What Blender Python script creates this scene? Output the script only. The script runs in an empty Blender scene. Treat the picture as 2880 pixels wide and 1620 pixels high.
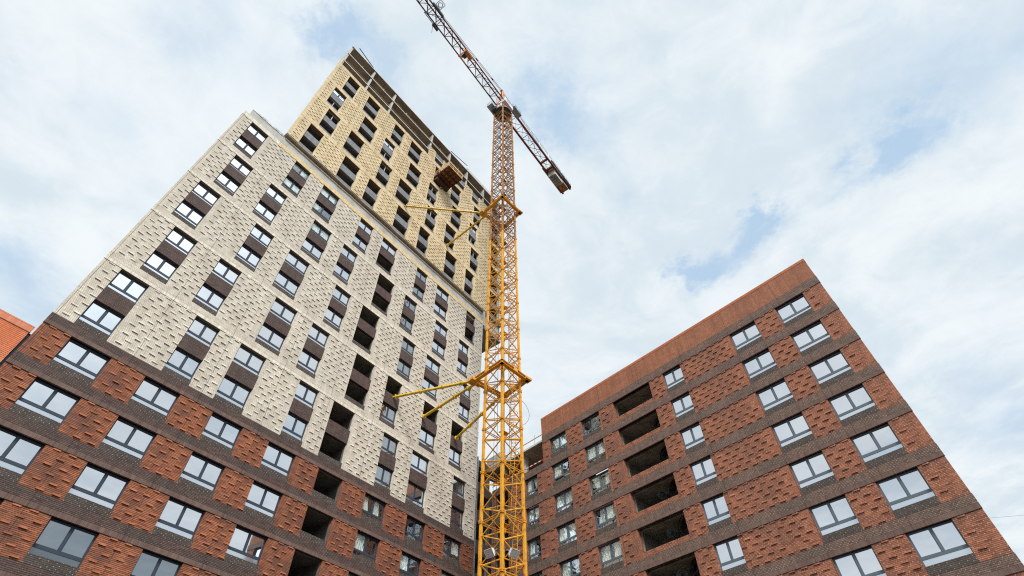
import bpy, math, random
from mathutils import Vector, Matrix
random.seed(7)
R = math.radians
sc = bpy.context.scene
COL = sc.collection

# ------------------------------------------------------------------ camera
EYE = 1.6                                  # eye height above the ground
PITCH, ROLL, FPX = 0.869969203, 0.0195479596, 1492.45
cd = bpy.data.cameras.new('camera'); cam = bpy.data.objects.new('camera', cd); COL.objects.link(cam)
cd.sensor_width = 36.0; cd.lens = FPX / 2880 * 36; cd.clip_start = 0.1; cd.clip_end = 6000
def rot(x, y, z):
    c, s = math.cos(PITCH), math.sin(PITCH)
    return Vector((x, y * c - z * s, y * s + z * c))
cr, sr = math.cos(ROLL), math.sin(ROLL)
right = rot(cr, 0, -sr); up = rot(sr, 0, cr); fwd = rot(0, 1, 0)
m = Matrix((right, up, -fwd)).transposed().to_4x4(); m.translation = Vector((0, 0, EYE))
cam.matrix_world = m
sc.camera = cam
def pix_dir(px, py):                       # direction of a photograph pixel (2880 x 1620)
    return (right * (px - 1440) + up * (810 - py) + fwd * FPX).normalized()

# ------------------------------------------------------------------ light
SUN_EL, SUN_AZ = R(47), R(171)             # azimuth clockwise from +Y : behind the camera, a little right
sc.view_settings.view_transform = 'Standard'; sc.view_settings.look = 'None'
sc.cycles.use_denoising = False; sc.cycles.filter_width = 1.15
sc.view_settings.gamma = 1; sc.view_settings.exposure = 0.2
try: sc.view_settings.use_curve_mapping = False
except Exception: pass
sd = bpy.data.lights.new('sun', 'SUN'); sd.energy = 3.4; sd.angle = R(16); sd.color = (1, .95, .88)
so = bpy.data.objects.new('sun', sd); COL.objects.link(so)
sdir = Vector((math.sin(SUN_AZ) * math.cos(SUN_EL), math.cos(SUN_AZ) * math.cos(SUN_EL), math.sin(SUN_EL)))
so.rotation_euler = sdir.to_track_quat('Z', 'Y').to_euler(); so.location = sdir * 300

world = bpy.data.worlds.new('World'); sc.world = world; world.use_nodes = True
nt = world.node_tree; nt.nodes.clear()
class NT:
    """small helper that chains math nodes"""
    def __init__(s, t): s.t = t
    def n(s, kind, **kw):
        o = s.t.nodes.new(kind)
        for k, v in kw.items(): setattr(o, k, v)
        return o
    def put(s, sock, v):
        if isinstance(v, (int, float)): sock.default_value = v
        elif isinstance(v, (tuple, list)):
            sock.default_value = (*v, 1.0) if len(v) == 3 and sock.type == 'RGBA' else v
        else: s.t.links.new(v, sock)
    def m(s, op, a, b=0.0, c=0.0, clamp=False):
        o = s.n('ShaderNodeMath', operation=op, use_clamp=clamp)
        s.put(o.inputs[0], a); s.put(o.inputs[1], b); s.put(o.inputs[2], c)
        return o.outputs[0]
    def mix(s, f, a, b):
        o = s.n('ShaderNodeMix', data_type='RGBA'); s.put(o.inputs[0], f); s.put(o.inputs[6], a); s.put(o.inputs[7], b)
        return o.outputs[2]
    def noise(s, vec, scale, detail=2, rough=.5, dist=0.0):
        o = s.n('ShaderNodeTexNoise'); s.t.links.new(vec, o.inputs['Vector'])
        o.inputs['Scale'].default_value = scale; o.inputs['Detail'].default_value = detail
        o.inputs['Roughness'].default_value = rough; o.inputs['Distortion'].default_value = dist
        return o.outputs['Fac']
    def comb(s, x, y, z=0.0):
        o = s.n('ShaderNodeCombineXYZ'); s.put(o.inputs[0], x); s.put(o.inputs[1], y); s.put(o.inputs[2], z)
        return o.outputs[0]
    def rng(s, v, a, b, c=0.0, d=1.0):
        o = s.n('ShaderNodeMapRange', interpolation_type='SMOOTHSTEP'); s.put(o.inputs[0], v)
        for i, q in enumerate((a, b, c, d)): o.inputs[i + 1].default_value = q
        return o.outputs[0]
w = NT(nt)
tc = w.n('ShaderNodeTexCoord').outputs['Generated']
sep = w.n('ShaderNodeSeparateXYZ'); nt.links.new(tc, sep.inputs[0])
zc = w.m('MAXIMUM', sep.outputs[2], 0.06)
cx = w.m('DIVIDE', sep.outputs[0], zc); cy = w.m('DIVIDE', sep.outputs[1], zc)
pv = w.comb(cx, cy)
# thin places where the blue shows: position on the cloud deck, size, depth
holes = [(940, 90, 90, .9), (1040, 190, 70, .45), (1540, 310, 110, .8), (1690, 400, 100, .45), (1800, 560, 70, .25), (2115, 625, 80, 1.25), (2020, 720, 80, .75),
         (1935, 765, 60, .95), (2500, 390, 75, 1.0), (2400, 500, 60, .4), (2620, 330, 60, .3), (2780, 1180, 220, .5), (2560, 1060, 120, .2), (2700, 260, 260, .5), (2480, 90, 160, .25),
         (30, 720, 140, .5), (120, 900, 140, .35), (280, 330, 150, .25), (1640, 90, 200, .25), (1860, 80, 120, .2), (560, 40, 170, .3), (1230, 330, 120, .3), (1080, 270, 80, .35), (2250, 640, 120, .3)]
hsum = None
wob = w.noise(pv, 5.0, 9, .68); wob2 = w.noise(w.comb(cy, cx), 5.0, 9, .68)
wx = w.m('MULTIPLY_ADD', wob, .34, -.17); wy = w.m('MULTIPLY_ADD', wob2, .34, -.17)
hx = w.m('ADD', cx, wx); hy = w.m('ADD', cy, wy)
for (px, py, rad, amp) in holes:
    d = pix_dir(px, py); e = pix_dir(px + rad, py)
    x0, y0 = d.x / d.z, d.y / d.z
    r = math.hypot(e.x / e.z - x0, e.y / e.z - y0)
    dx = w.m('SUBTRACT', hx, x0); dy = w.m('SUBTRACT', hy, y0)
    q = w.m('ADD', w.m('MULTIPLY', dx, dx), w.m('MULTIPLY', dy, dy))
    g = w.m('MULTIPLY', w.m('EXPONENT', w.m('DIVIDE', q, -r * r)), amp)
    hsum = g if hsum is None else w.m('ADD', hsum, g)
n1 = w.noise(pv, 1.7, 7, .52, .3); n2 = w.noise(pv, 5.5, 6, .55, .2)
thin = w.m('ADD', hsum, w.m('MULTIPLY_ADD', w.m('MULTIPLY_ADD', n2, .35, w.m('MULTIPLY', n1, .65)), 1.9, -.98), clamp=True)
sky = w.n('ShaderNodeTexSky'); sky.sky_type = 'NISHITA'; sky.sun_disc = False
sky.sun_elevation = SUN_EL; sky.sun_rotation = SUN_AZ; sky.air_density = 1.0; sky.dust_density = 1.5
bright = w.rng(w.m('MULTIPLY_ADD', w.noise(pv, 9.0, 9, .66, .6), .3, w.m('MULTIPLY', w.noise(pv, 2.4, 7, .55, .6), .7)), .37, .64)
# the cloud cover is brighter around the veiled sun, as it is in life
vm = w.n('ShaderNodeVectorMath', operation='DOT_PRODUCT'); nt.links.new(tc, vm.inputs[0]); vm.inputs[1].default_value = sdir
glow = w.m('MULTIPLY_ADD', w.rng(vm.outputs['Value'], .70, 1.0), 1.9, .97)
cloud = w.mix(bright, (6.2, 7.1, 7.75), (8.0, 8.5, 8.75))
hv = w.n('ShaderNodeVectorMath', operation='SCALE'); nt.links.new(cloud, hv.inputs[0]); nt.links.new(glow, hv.inputs['Scale'])
veil = w.mix(.86, sky.outputs[0], (4.2, 5.95, 7.9))
skyc = w.mix(w.rng(thin, .0, 1.0, 0.0, .85), hv.outputs[0], veil)
bg = w.n('ShaderNodeBackground'); nt.links.new(skyc, bg.inputs[0]); bg.inputs[1].default_value = 0.1
nt.links.new(bg.outputs[0], w.n('ShaderNodeOutputWorld').inputs[0])

# ------------------------------------------------------------------ mesh helpers
class MB:
    def __init__(s): s.v = []; s.f = []; s.uv = []; s.mi = []
    def quad(s, pts, uvs=None, mi=0):
        b = len(s.v); s.v += [tuple(p) for p in pts]; s.f.append(tuple(range(b, b + len(pts)))); s.mi.append(mi)
        s.uv += list(uvs) if uvs else [(0, 0)] * len(pts)
    def hexa(s, c, uvs=None, mi=0):        # c: 8 corners, bottom 4 then top 4
        for q in ((0, 1, 5, 4), (1, 2, 6, 5), (2, 3, 7, 6), (3, 0, 4, 7), (4, 5, 6, 7), (3, 2, 1, 0)):
            s.quad([c[i] for i in q], uvs and [uvs] * 4, mi)
    def box(s, c, sx, sy, sz, rz=0.0, mi=0):
        c = Vector(c); ax = Vector((math.cos(rz), math.sin(rz), 0)); ay = Vector((-ax.y, ax.x, 0)); z = Vector((0, 0, sz / 2))
        q = [c + ax * (a * sx / 2) + ay * (b * sy / 2) for a, b in ((-1, -1), (1, -1), (1, 1), (-1, 1))]
        s.hexa([p - z for p in q] + [p + z for p in q], None, mi)
    def tube(s, a, b, r, n=6, mi=0, r2=None):
        a = Vector(a); b = Vector(b); d = (b - a).normalized(); r2 = r if r2 is None else r2
        x = d.cross(Vector((0, 0, 1)));  x = Vector((1, 0, 0)) if x.length < 1e-3 else x.normalized(); y = d.cross(x)
        i = len(s.v)
        for p, rr in ((a, r), (b, r2)):
            for k in range(n):
                t = 2 * math.pi * k / n + math.pi / 4; s.v.append(tuple(p + x * (rr * math.cos(t)) + y * (rr * math.sin(t))))
        for k in range(n):
            s.f.append((i + k, i + (k + 1) % n, i + n + (k + 1) % n, i + n + k)); s.mi.append(mi); s.uv += [(0, 0)] * 4
        s.f.append(tuple(range(i + n - 1, i - 1, -1))); s.f.append(tuple(range(i + n, i + 2 * n))); s.mi += [mi, mi]; s.uv += [(0, 0)] * (2 * n)
    def path(s, pts, r, n=6, mi=0):
        for a, b in zip(pts, pts[1:]): s.tube(a, b, r, n, mi)
    def ring(s, c, rad, r, ax, ay, n=20, mi=0):
        pts = [Vector(c) + Vector(ax) * (rad * math.cos(2 * math.pi * k / n)) + Vector(ay) * (rad * math.sin(2 * math.pi * k / n)) for k in range(n + 1)]
        s.path(pts, r, 5, mi)
    def build(s, name, mats, parent=None, smooth=False):
        me = bpy.data.meshes.new(name); me.from_pydata(s.v, [], s.f)
        for mm in (mats if isinstance(mats, (list, tuple)) else [mats]): me.materials.append(mm)
        me.polygons.foreach_set('material_index', s.mi)
        ul = me.uv_layers.new(name='UVMap'); flat = [c for u in s.uv for c in u]; ul.data.foreach_set('uv', flat)
        me.update()
        o = bpy.data.objects.new(name, me); COL.objects.link(o)
        if parent: o.parent = parent
        return o
def thing(name, label, cat, loc=(0, 0, 0), group=None):
    o = bpy.data.objects.new(name, None); COL.objects.link(o); o.location = loc
    tag(o, label, cat, group); return o
def tag(o, label, cat, group=None):
    o['label'] = label; o['category'] = cat
    if group: o['group'] = group
    return o
def dup(o, parent=None):
    c = o.copy(); COL.objects.link(c); c.parent = parent
    return c

# ------------------------------------------------------------------ materials
def mat(name, col, rough=.6, metal=0.0, spec=.4, noise=None, bump=None):
    mm = bpy.data.materials.new(name); mm.use_nodes = True; t = mm.node_tree; b = t.nodes['Principled BSDF']
    b.inputs['Roughness'].default_value = rough; b.inputs['Metallic'].default_value = metal
    b.inputs['Specular IOR Level'].default_value = spec; k = NT(t)
    if noise:
        col2, scale, lo, hi = noise
        co = k.n('ShaderNodeTexCoord').outputs['Object']
        f = k.rng(k.noise(co, scale, 8, .62), lo, hi)
        k.put(b.inputs['Base Color'], k.mix(f, col, col2))
        if bump:
            bb = k.n('ShaderNodeBump'); bb.inputs['Strength'].default_value = bump; bb.inputs['Distance'].default_value = .02
            t.links.new(f, bb.inputs['Height']); t.links.new(bb.outputs[0], b.inputs['Normal'])
    else: b.inputs['Base Color'].default_value = (*col, 1)
    return mm
def masonry(name, w_, h_, cols, bed, head, bedf=.16, headf=.035, patch=None, patchamt=.5, joints=True, rough=.8, bond=.4, bump=.6, stain=None):
    """bricks laid on the metre UVs: own colour per brick, raked bed joints, thin head joints"""
    mm = bpy.data.materials.new(name); mm.use_nodes = True; t = mm.node_tree; b = t.nodes['Principled BSDF']; k = NT(t)
    uv = k.n('ShaderNodeUVMap'); uv.uv_map = 'UVMap'; s = k.n('ShaderNodeSeparateXYZ'); t.links.new(uv.outputs[0], s.inputs[0])
    u, v = s.outputs[0], s.outputs[1]
    rv = k.m('DIVIDE', v, h_); row = k.m('FLOOR', rv); fv = k.m('FRACT', rv)
    x = k.m('ADD', k.m('DIVIDE', u, w_), k.m('MULTIPLY', row, bond)); c = k.m('FLOOR', x); fx = k.m('FRACT', x)
    wn = k.n('ShaderNodeTexWhiteNoise', noise_dimensions='2D'); t.links.new(k.comb(c, row), wn.inputs[0]); rnd = wn.outputs[0]
    ramp = k.n('ShaderNodeValToRGB'); t.links.new(rnd, ramp.inputs[0]); ramp.color_ramp.interpolation = 'LINEAR'
    el = ramp.color_ramp.elements
    while len(el) < len(cols): el.new(.5)
    for i, q in enumerate(cols): el[i].position = i / (len(cols) - 1); el[i].color = (*q, 1)
    colr = ramp.outputs[0]
    pn = k.comb(u, k.m('MULTIPLY', v, 1.6))
    if patch:
        f = k.m('MULTIPLY', k.rng(k.noise(pn, .45, 5, .6), .42, .66), patchamt); colr = k.mix(f, colr, patch)
    if stain:
        f = k.m('MULTIPLY', k.rng(k.noise(pn, .8, 9, .72, .5), .6, .74), .45); colr = k.mix(f, colr, stain)
    grain = k.m('MULTIPLY_ADD', k.noise(k.comb(u, v), 26, 3, .6), .5, .75)
    streak = k.rng(k.noise(k.comb(k.m('MULTIPLY', u, 2.6), k.m('MULTIPLY', v, .22)), 1.0, 6, .65), .3, .7, .82, 1.12)
    grain = k.m('MULTIPLY', grain, streak)
    vs = k.n('ShaderNodeVectorMath', operation='SCALE'); t.links.new(colr, vs.inputs[0]); t.links.new(grain, vs.inputs['Scale']); colr = vs.outputs[0]
    bm = k.m('LESS_THAN', fv, bedf); hm = k.m('LESS_THAN', fx, headf)
    wn2 = k.n('ShaderNodeTexWhiteNoise', noise_dimensions='2D'); t.links.new(k.comb(k.m('ADD', c, 31.0), row), wn2.inputs[0])
    colr = k.mix(k.m('MULTIPLY', hm, k.rng(wn2.outputs[0], .1, .9, .15, 1.0)), colr, head); colr = k.mix(bm, colr, bed)
    if joints:
        jf = k.m('FRACT', k.m('DIVIDE', k.m('ADD', u, 100 * 4.62 - 5.13 + .01), 4.62)); colr = k.mix(k.m('LESS_THAN', jf, .0045), colr, (.02, .015, .012))
    t.links.new(colr, b.inputs['Base Color']); b.inputs['Roughness'].default_value = rough; b.inputs['Specular IOR Level'].default_value = .25
    hgt = k.m('SUBTRACT', 1.0, k.m('MAXIMUM', bm, k.m('MULTIPLY', hm, .5)))
    hgt = k.m('MULTIPLY_ADD', rnd, .35, hgt)
    bb = k.n('ShaderNodeBump'); bb.inputs['Strength'].default_value = bump; bb.inputs['Distance'].default_value = .012
    t.links.new(hgt, bb.inputs['Height']); t.links.new(bb.outputs[0], b.inputs['Normal'])
    return mm
CH = .0805; BW = .387
RED = [(.19, .065, .038), (.37, .128, .062), (.27, .09, .045), (.45, .165, .08), (.20, .078, .05)]
M_red = masonry('red brick', BW, CH, RED, (.03, .013, .009), (.16, .085, .06), bedf=.25, patch=(.17, .075, .055), patchamt=.8, stain=(.50, .33, .26))
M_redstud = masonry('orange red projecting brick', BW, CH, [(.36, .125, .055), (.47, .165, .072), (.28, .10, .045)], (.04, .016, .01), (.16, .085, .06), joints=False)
M_redR = masonry('red brick with pale head joints', BW, CH, [(.17, .07, .045), (.35, .13, .072), (.26, .10, .058), (.42, .165, .09), (.20, .085, .055)], (.045, .02, .014), (.58, .42, .32), bedf=.22, headf=.06,
                 patch=(.18, .085, .06), patchamt=.75, stain=(.5, .34, .27))
M_redplain = masonry('smooth red parapet brick', .26, CH, [(.30, .12, .066), (.36, .142, .078), (.26, .104, .06)], (.09, .04, .026), (.48, .31, .22), bedf=.22, headf=.06, patch=(.24, .10, .06), patchamt=.7, stain=(.48, .27, .18))
BRN = [(.075, .047, .041), (.12, .075, .064), (.09, .057, .05), (.145, .09, .077)]
M_brn = masonry('brown brick', BW, CH, BRN, (.014, .010, .010), (.36, .29, .23), bedf=.24, headf=.028, patch=(.075, .064, .056), patchamt=.6, stain=(.2, .16, .13))
M_brnR = masonry('brown brick with pale head joints', .26, CH, [(.12, .076, .06), (.18, .115, .09), (.145, .092, .072), (.21, .135, .106)], (.022, .014, .012), (.5, .4, .32), bedf=.22, headf=.07, patch=(.10, .085, .07), patchamt=.6, stain=(.22, .17, .14))
M_ash = masonry('ash brown infill brick', BW, CH, [(.07, .055, .05), (.10, .082, .073), (.085, .068, .06)], (.02, .015, .013), (.45, .38, .30), bedf=.22, headf=.05, patch=(.06, .052, .045), patchamt=.5)
M_brnsold = masonry('brown soldier course', CH, .30, [(.10, .062, .052), (.16, .10, .083), (.125, .079, .066)], (.06, .042, .037), (.035, .023, .02), bedf=.03, headf=.13, patch=(.2, .14, .115), patchamt=.5, bond=0)
WHT = [(.60, .54, .44), (.73, .68, .59), (.67, .61, .51), (.78, .74, .65), (.56, .48, .37)]
M_wht = masonry('cream brick', BW, CH, WHT, (.20, .15, .10), (.33, .27, .20), bedf=.25, headf=.03, patch=(.58, .52, .44), patchamt=.6)
M_whtsold = masonry('cream soldier course', CH, .30, WHT, (.42, .36, .28), (.33, .27, .20), bedf=.03, headf=.14, patch=(.58, .52, .44), patchamt=.5, bond=0)
TAN = [(.70, .57, .35), (.80, .67, .43), (.75, .62, .38), (.84, .72, .48)]
M_tan = masonry('yellow tan brick', BW, CH, TAN, (.24, .135, .06), (.36, .23, .12), bedf=.22, headf=.025, patch=(.60, .45, .26), patchamt=.6)
M_tansold = masonry('yellow soldier course', CH, .30, [(.62, .46, .22), (.72, .56, .30), (.66, .5, .25)], (.4, .27, .12), (.34, .22, .1), bedf=.03, headf=.16, bond=0, joints=False)
M_grey = masonry('grey concrete block', .6, .2, [(.17, .175, .19), (.22, .225, .24), (.19, .195, .205)], (.11, .11, .12), (.13, .13, .14), bedf=.08, joints=False, patch=(.26, .26, .27), patchamt=.5)
M_nbr = masonry('orange red neighbour brick', .3, .1, [(.58, .17, .075), (.66, .21, .095), (.62, .19, .085)], (.17, .045, .025), (.26, .08, .04), bedf=.22, joints=False, patch=(.62, .15, .05), patchamt=.6)
M_nbrsold = masonry('orange red coping course', .1, .34, [(.56, .2, .11), (.62, .23, .13)], (.3, .1, .05), (.3, .1, .06), bedf=.04, headf=.1, bond=0, joints=False)
M_conc = mat('weathered concrete', (.45, .44, .41), .85, noise=((.30, .295, .27), .9, .35, .7), bump=.3)
M_concl = mat('pale column concrete', (.50, .49, .46), .85, noise=((.4, .39, .36), 1.2, .4, .65))
M_soff = mat('raw slab soffit', (.34, .285, .22), .9, noise=((.23, .19, .15), .6, .35, .65), bump=.3)
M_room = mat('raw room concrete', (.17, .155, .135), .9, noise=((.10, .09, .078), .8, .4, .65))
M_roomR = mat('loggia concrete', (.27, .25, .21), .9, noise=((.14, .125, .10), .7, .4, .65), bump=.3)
M_edge = mat('slab edge', (.62, .56, .47), .8)
M_flash = mat('galvanised flashing', (.55, .57, .58), .45, .3, noise=((.3, .3, .28), 2.0, .45, .6))
M_frame = mat('slate blue window frame', (.034, .046, .066), .5, 0, .3)
M_frame2 = mat('grey window frame', (.085, .11, .135), .42, 0, .5)
M_light = mat('pale unpainted frame', (.42, .44, .47), .5)
M_dark = mat('dark gap', (.012, .012, .013), .9)
def glass(name, fac, dark, tint, rough=.015, bump=0.0, bs=1.2, clear=False):
    mm = bpy.data.materials.new(name); mm.use_nodes = True; t = mm.node_tree; t.nodes.clear(); k = NT(t)
    out = k.n('ShaderNodeOutputMaterial'); mx = k.n('ShaderNodeMixShader'); mx.inputs[0].default_value = fac
    g = k.n('ShaderNodeBsdfGlossy'); g.inputs['Color'].default_value = (*tint, 1); g.inputs['Roughness'].default_value = rough
    if clear: d = k.n('ShaderNodeBsdfTransparent'); d.inputs[0].default_value = (.95, .97, .96, 1)
    else: d = k.n('ShaderNodeBsdfDiffuse'); d.inputs[0].default_value = (*dark, 1)
    if bump:
        co = k.n('ShaderNodeTexCoord').outputs['Object']
        bb = k.n('ShaderNodeBump'); bb.inputs['Strength'].default_value = bump; bb.inputs['Distance'].default_value = .05
        t.links.new(k.noise(co, bs, 2, .4, .6), bb.inputs['Height']); t.links.new(bb.outputs[0], g.inputs['Normal'])
    t.links.new(d.outputs[0], mx.inputs[1]); t.links.new(g.outputs[0], mx.inputs[2]); t.links.new(mx.outputs[0], out.inputs[0])
    return mm
M_glass = glass('sky reflecting glass', .74, (.03, .035, .04), (.93, .95, .99), bump=.012)
M_glassd = glass('dim lower floor glass', .34, (.02, .025, .03), (.8, .88, .95), bump=.03)
M_aprond = glass('dim apron glass', .2, (.03, .035, .04), (.8, .88, .95), .05)
M_apron = glass('apron glass', .6, (.20, .23, .27), (.86, .92, .98), .06)
M_mess = glass('wavy glass', .42, (.02, .025, .03), (.88, .92, .95), bump=.28, bs=1.6)
M_clear = glass('clear glass', .16, (0, 0, 0), (.9, .95, 1.0), bump=.12, clear=True)
M_film = mat('milky protective film', (.80, .83, .80), .5, noise=((.50, .56, .52), 2.2, .4, .75), bump=.6)
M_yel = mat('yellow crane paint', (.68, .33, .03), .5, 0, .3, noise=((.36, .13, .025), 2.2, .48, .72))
M_yeld = mat('dirty backlit crane paint', (.40, .19, .065), .6, 0, .25, noise=((.20, .085, .035), 1.5, .42, .66))  # upper mast: dirt plus the browner backlit tone put into the colour
M_tie = mat('ochre strut paint', (.66, .42, .02), .45, 0, .4, noise=((.34, .20, .04), 2.4, .5, .7))
M_jib = mat('rust brown jib paint', (.20, .05, .022), .6, 0, .2, noise=((.10, .028, .018), 1.6, .4, .7))
M_jibl = mat('violet grey lattice', (.10, .035, .04), .6, 0, .2)
M_orng = mat('orange steel plate', (.62, .21, .055), .6, noise=((.33, .10, .035), 1.4, .45, .65))
M_navy = mat('dark machinery', (.03, .04, .06), .5)
M_rail = mat('galvanised rail', (.30, .32, .36), .4, .5)
M_bal = mat('ballast concrete', (.38, .35, .29), .9, noise=((.25, .22, .18), 1.5, .4, .6))
M_white = mat('white painted steel', (.72, .73, .73), .45)
M_wood = mat('orange formwork ply', (.34, .12, .03), .7, noise=((.20, .065, .02), 1.2, .4, .65))
M_beam = mat('dark timber bearers', (.07, .03, .018), .8)
M_timb = mat('pale new timber', (.66, .43, .17), .7, noise=((.55, .30, .10), 3.0, .4, .6))
M_cable = mat('black cable', (.015, .015, .017), .5)
M_asph = mat('site ground', (.085, .08, .075), .95, noise=((.055, .052, .05), .3, .35, .65), bump=.4)
M_tred = mat('tape red', (.65, .06, .04), .6); M_twht = mat('tape white', (.75, .75, .72), .6)
M_lens = mat('floodlight glass', (.5, .5, .47), .2, 0, .6)

# ------------------------------------------------------------------ ground
g = MB(); g.quad([(-1500, -1500, 0), (1500, -1500, 0), (1500, 1500, 0), (-1500, 1500, 0)])
gr = g.build('ground', M_asph); gr['kind'] = 'structure'

# ------------------------------------------------------------------ facade frames
class Facade:
    """u metres along the wall, z metres over the reference window head, d metres behind the face"""
    def __init__(s, ang, dist, z0, sign):
        n = Vector((math.cos(ang), math.sin(ang), 0)); s.T = Vector((-n.y, n.x, 0)) * sign
        s.n = n; s.O = n * dist; s.z0 = z0 + EYE
    def p(s, u, z, d=0.0): return s.O + s.T * u + s.n * d + Vector((0, 0, s.z0 + z))
FL = Facade(R(143.01944467), 33.5065, 22.083, -1)
FR = Facade(R(45.03842739), 35.2409, 31.083, 1)
def wall(b, F, u0, u1, z0, z1, zr, d=0.0, mi=0, lift=0.0):
    b.quad([F.p(u0, z0, d), F.p(u1, z0, d), F.p(u1, z1, d), F.p(u0, z1, d)],
           [(u0, z0 - zr), (u1, z0 - zr), (u1, z1 - zr), (u0, z1 - zr)], mi)
def slab(b, F, u0, u1, z0, z1, d0, d1, zr=0.0, mi=0, us=None):
    """a box on the facade, masonry UVs on every face"""
    P = F.p
    b.quad([P(u0, z0, d0), P(u1, z0, d0), P(u1, z1, d0), P(u0, z1, d0)], [(u0, z0 - zr), (u1, z0 - zr), (u1, z1 - zr), (u0, z1 - zr)], mi)
    b.quad([P(u0, z0, d1), P(u1, z0, d1), P(u1, z1, d1), P(u0, z1, d1)], [(u0, z0 - zr), (u1, z0 - zr), (u1, z1 - zr), (u0, z1 - zr)], mi)
    for z in (z0, z1): b.quad([P(u0, z, d0), P(u1, z, d0), P(u1, z, d1), P(u0, z, d1)], [(u0, z0 - zr), (u1, z0 - zr), (u1, z0 - zr + d1 - d0), (u0, z0 - zr + d1 - d0)], mi)
    for u in (u0, u1): b.quad([P(u, z0, d0), P(u, z1, d0), P(u, z1, d1), P(u, z0, d1)], [(u, z0 - zr), (u, z1 - zr), (u + d1 - d0, z1 - zr), (u + d1 - d0, z0 - zr)], mi)
def studs(b, F, u0, u1, z0, z1, zh, U0, mi=0, proud=.06, par=0):
    """the staggered bricks that stand proud of a panel; zh = the head the pattern hangs from"""
    i = math.ceil((u0 - U0) / BW - .02)
    while U0 + (i + 1) * BW <= u1 + .06:
        a = max(U0 + i * BW + .014, u0 + .004); c = min(U0 + (i + 1) * BW - .002, u1 - .004)
        zb = zh - .12 - (.4025 if (i + par) % 2 else 0)
        while zb > z0 + .02:
            if zb + CH < z1 - .004 and random.random() > .012:
                P = F.p; p_ = proud * random.uniform(.55, 1.1); lo, hi = zb + .012, zb + CH
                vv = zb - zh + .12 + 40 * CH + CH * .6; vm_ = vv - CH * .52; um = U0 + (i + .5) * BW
                q = [P(a, lo, -p_), P(c, lo, -p_), P(c, hi, -p_), P(a, hi, -p_)]
                b.quad(q, [(a, vv - .02), (c, vv - .02), (c, vv + .02), (a, vv + .02)], mi)
                b.quad([P(a, lo, -p_), P(c, lo, -p_), P(c, lo, 0), P(a, lo, 0)], [(a + .03, vm_), (c - .03, vm_), (c - .03, vm_), (a + .03, vm_)], mi)  # underside UV sits on the dark bed joint: shade put into the colour
                b.quad([P(a, hi, -p_), P(c, hi, -p_), P(c, hi, 0), P(a, hi, 0)], [(a + .03, vv), (c - .03, vv), (c - .03, vv), (a + .03, vv)], mi)
                for uu in (a, c): b.quad([P(uu, lo, -p_), P(uu, hi, -p_), P(uu, hi, 0), P(uu, lo, 0)], [(um, vv)] * 4, mi)
            zb -= .805
        i += 1
ZR = lambda zh: zh - .12 - 40 * CH         # UV origin that lines the courses up with the studs
def panels(b, F, ua, ub, z0, z1, zh, cells, U0, mi=0, margin=(0, 0), stud=True, par=0, depth=.2, smi=0):
    """brick between the openings of one storey row, with the reveals of each opening"""
    e = [ua] + [x for c in cells for x in c] + [ub]
    for a, c in zip(e[0::2], e[1::2]):
        if c - a > .01:
            wall(b, F, a, c, z0, z1, ZR(zh), 0, mi)
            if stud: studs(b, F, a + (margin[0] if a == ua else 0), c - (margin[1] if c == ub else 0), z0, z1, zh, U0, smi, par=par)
    for (a, c) in cells:
        for u in (a, c):
            b.quad([F.p(u, z0, 0), F.p(u, z1, 0), F.p(u, z1, depth), F.p(u, z0, depth)], [(u, z0 - ZR(zh)), (u, z1 - ZR(zh)), (u + depth, z1 - ZR(zh)), (u + depth, z0 - ZR(zh))], mi)

# ------------------------------------------------------------------ windows
RD = .22                                   # how far the frames sit behind the brick face
def window_protos(F, wd, fm, gm, am, film=None, inner=None, sashes=False):
    """frame (thing part), glass (sub-part); local x along the wall, y into the wall, z up; origin at head-left corner"""
    fr = MB(); H = 1.75; f = .055
    def bx(x0, x1, z0, z1, y0=0, y1=.07): 
        fr.hexa([Vector(q) for q in ((x0, y0, z0), (x1, y0, z0), (x1, y1, z0), (x0, y1, z0), (x0, y0, z1), (x1, y0, z1), (x1, y1, z1), (x0, y1, z1))])
    bx(0, f, -H, 0); bx(wd - f, wd, -H, 0); bx(f, wd - f, -f, 0); bx(f, wd - f, -H, -H + .045)
    bx(f, wd - f, -1.40, -1.27, -.005, .075)
    mc = wd / 2; bx(mc - .05, mc + .05, -1.27, -f, -.01, .075)
    for x0, x1 in ((f, mc - .05), (mc + .05, wd - f)):      # sash rims
        bx(x0, x0 + .045, -1.27, -f, .012, .06); bx(x1 - .045, x1, -1.27, -f, .012, .06)
        bx(x0 + .045, x1 - .045, -1.27, -1.225, .012, .06); bx(x0 + .045, x1 - .045, -f - .045, -f, .012, .06)
    bx(-.02, wd + .02, -H - .03, -H, -.08, .07)           # sill flashing
    gl = MB()
    for x0, x1 in ((f, mc - .05), (mc + .05, wd - f)):
        gl.hexa([Vector(q) for q in ((x0 + .045, .03, -1.225), (x1 - .045, .03, -1.225), (x1 - .045, .04, -1.225), (x0 + .045, .04, -1.225), (x0 + .045, .03, -f - .045), (x1 - .045, .03, -f - .045), (x1 - .045, .04, -f - .045), (x0 + .045, .04, -f - .045))])
    ap = MB(); ap.hexa([Vector(q) for q in ((f, .02, -H + .045), (wd - f, .02, -H + .045), (wd - f, .03, -H + .045), (f, .03, -H + .045), (f, .02, -1.40), (wd - f, .02, -1.40), (wd - f, .03, -1.40), (f, .03, -1.40))])
    return fr, gl, ap
wcache = {}
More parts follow.
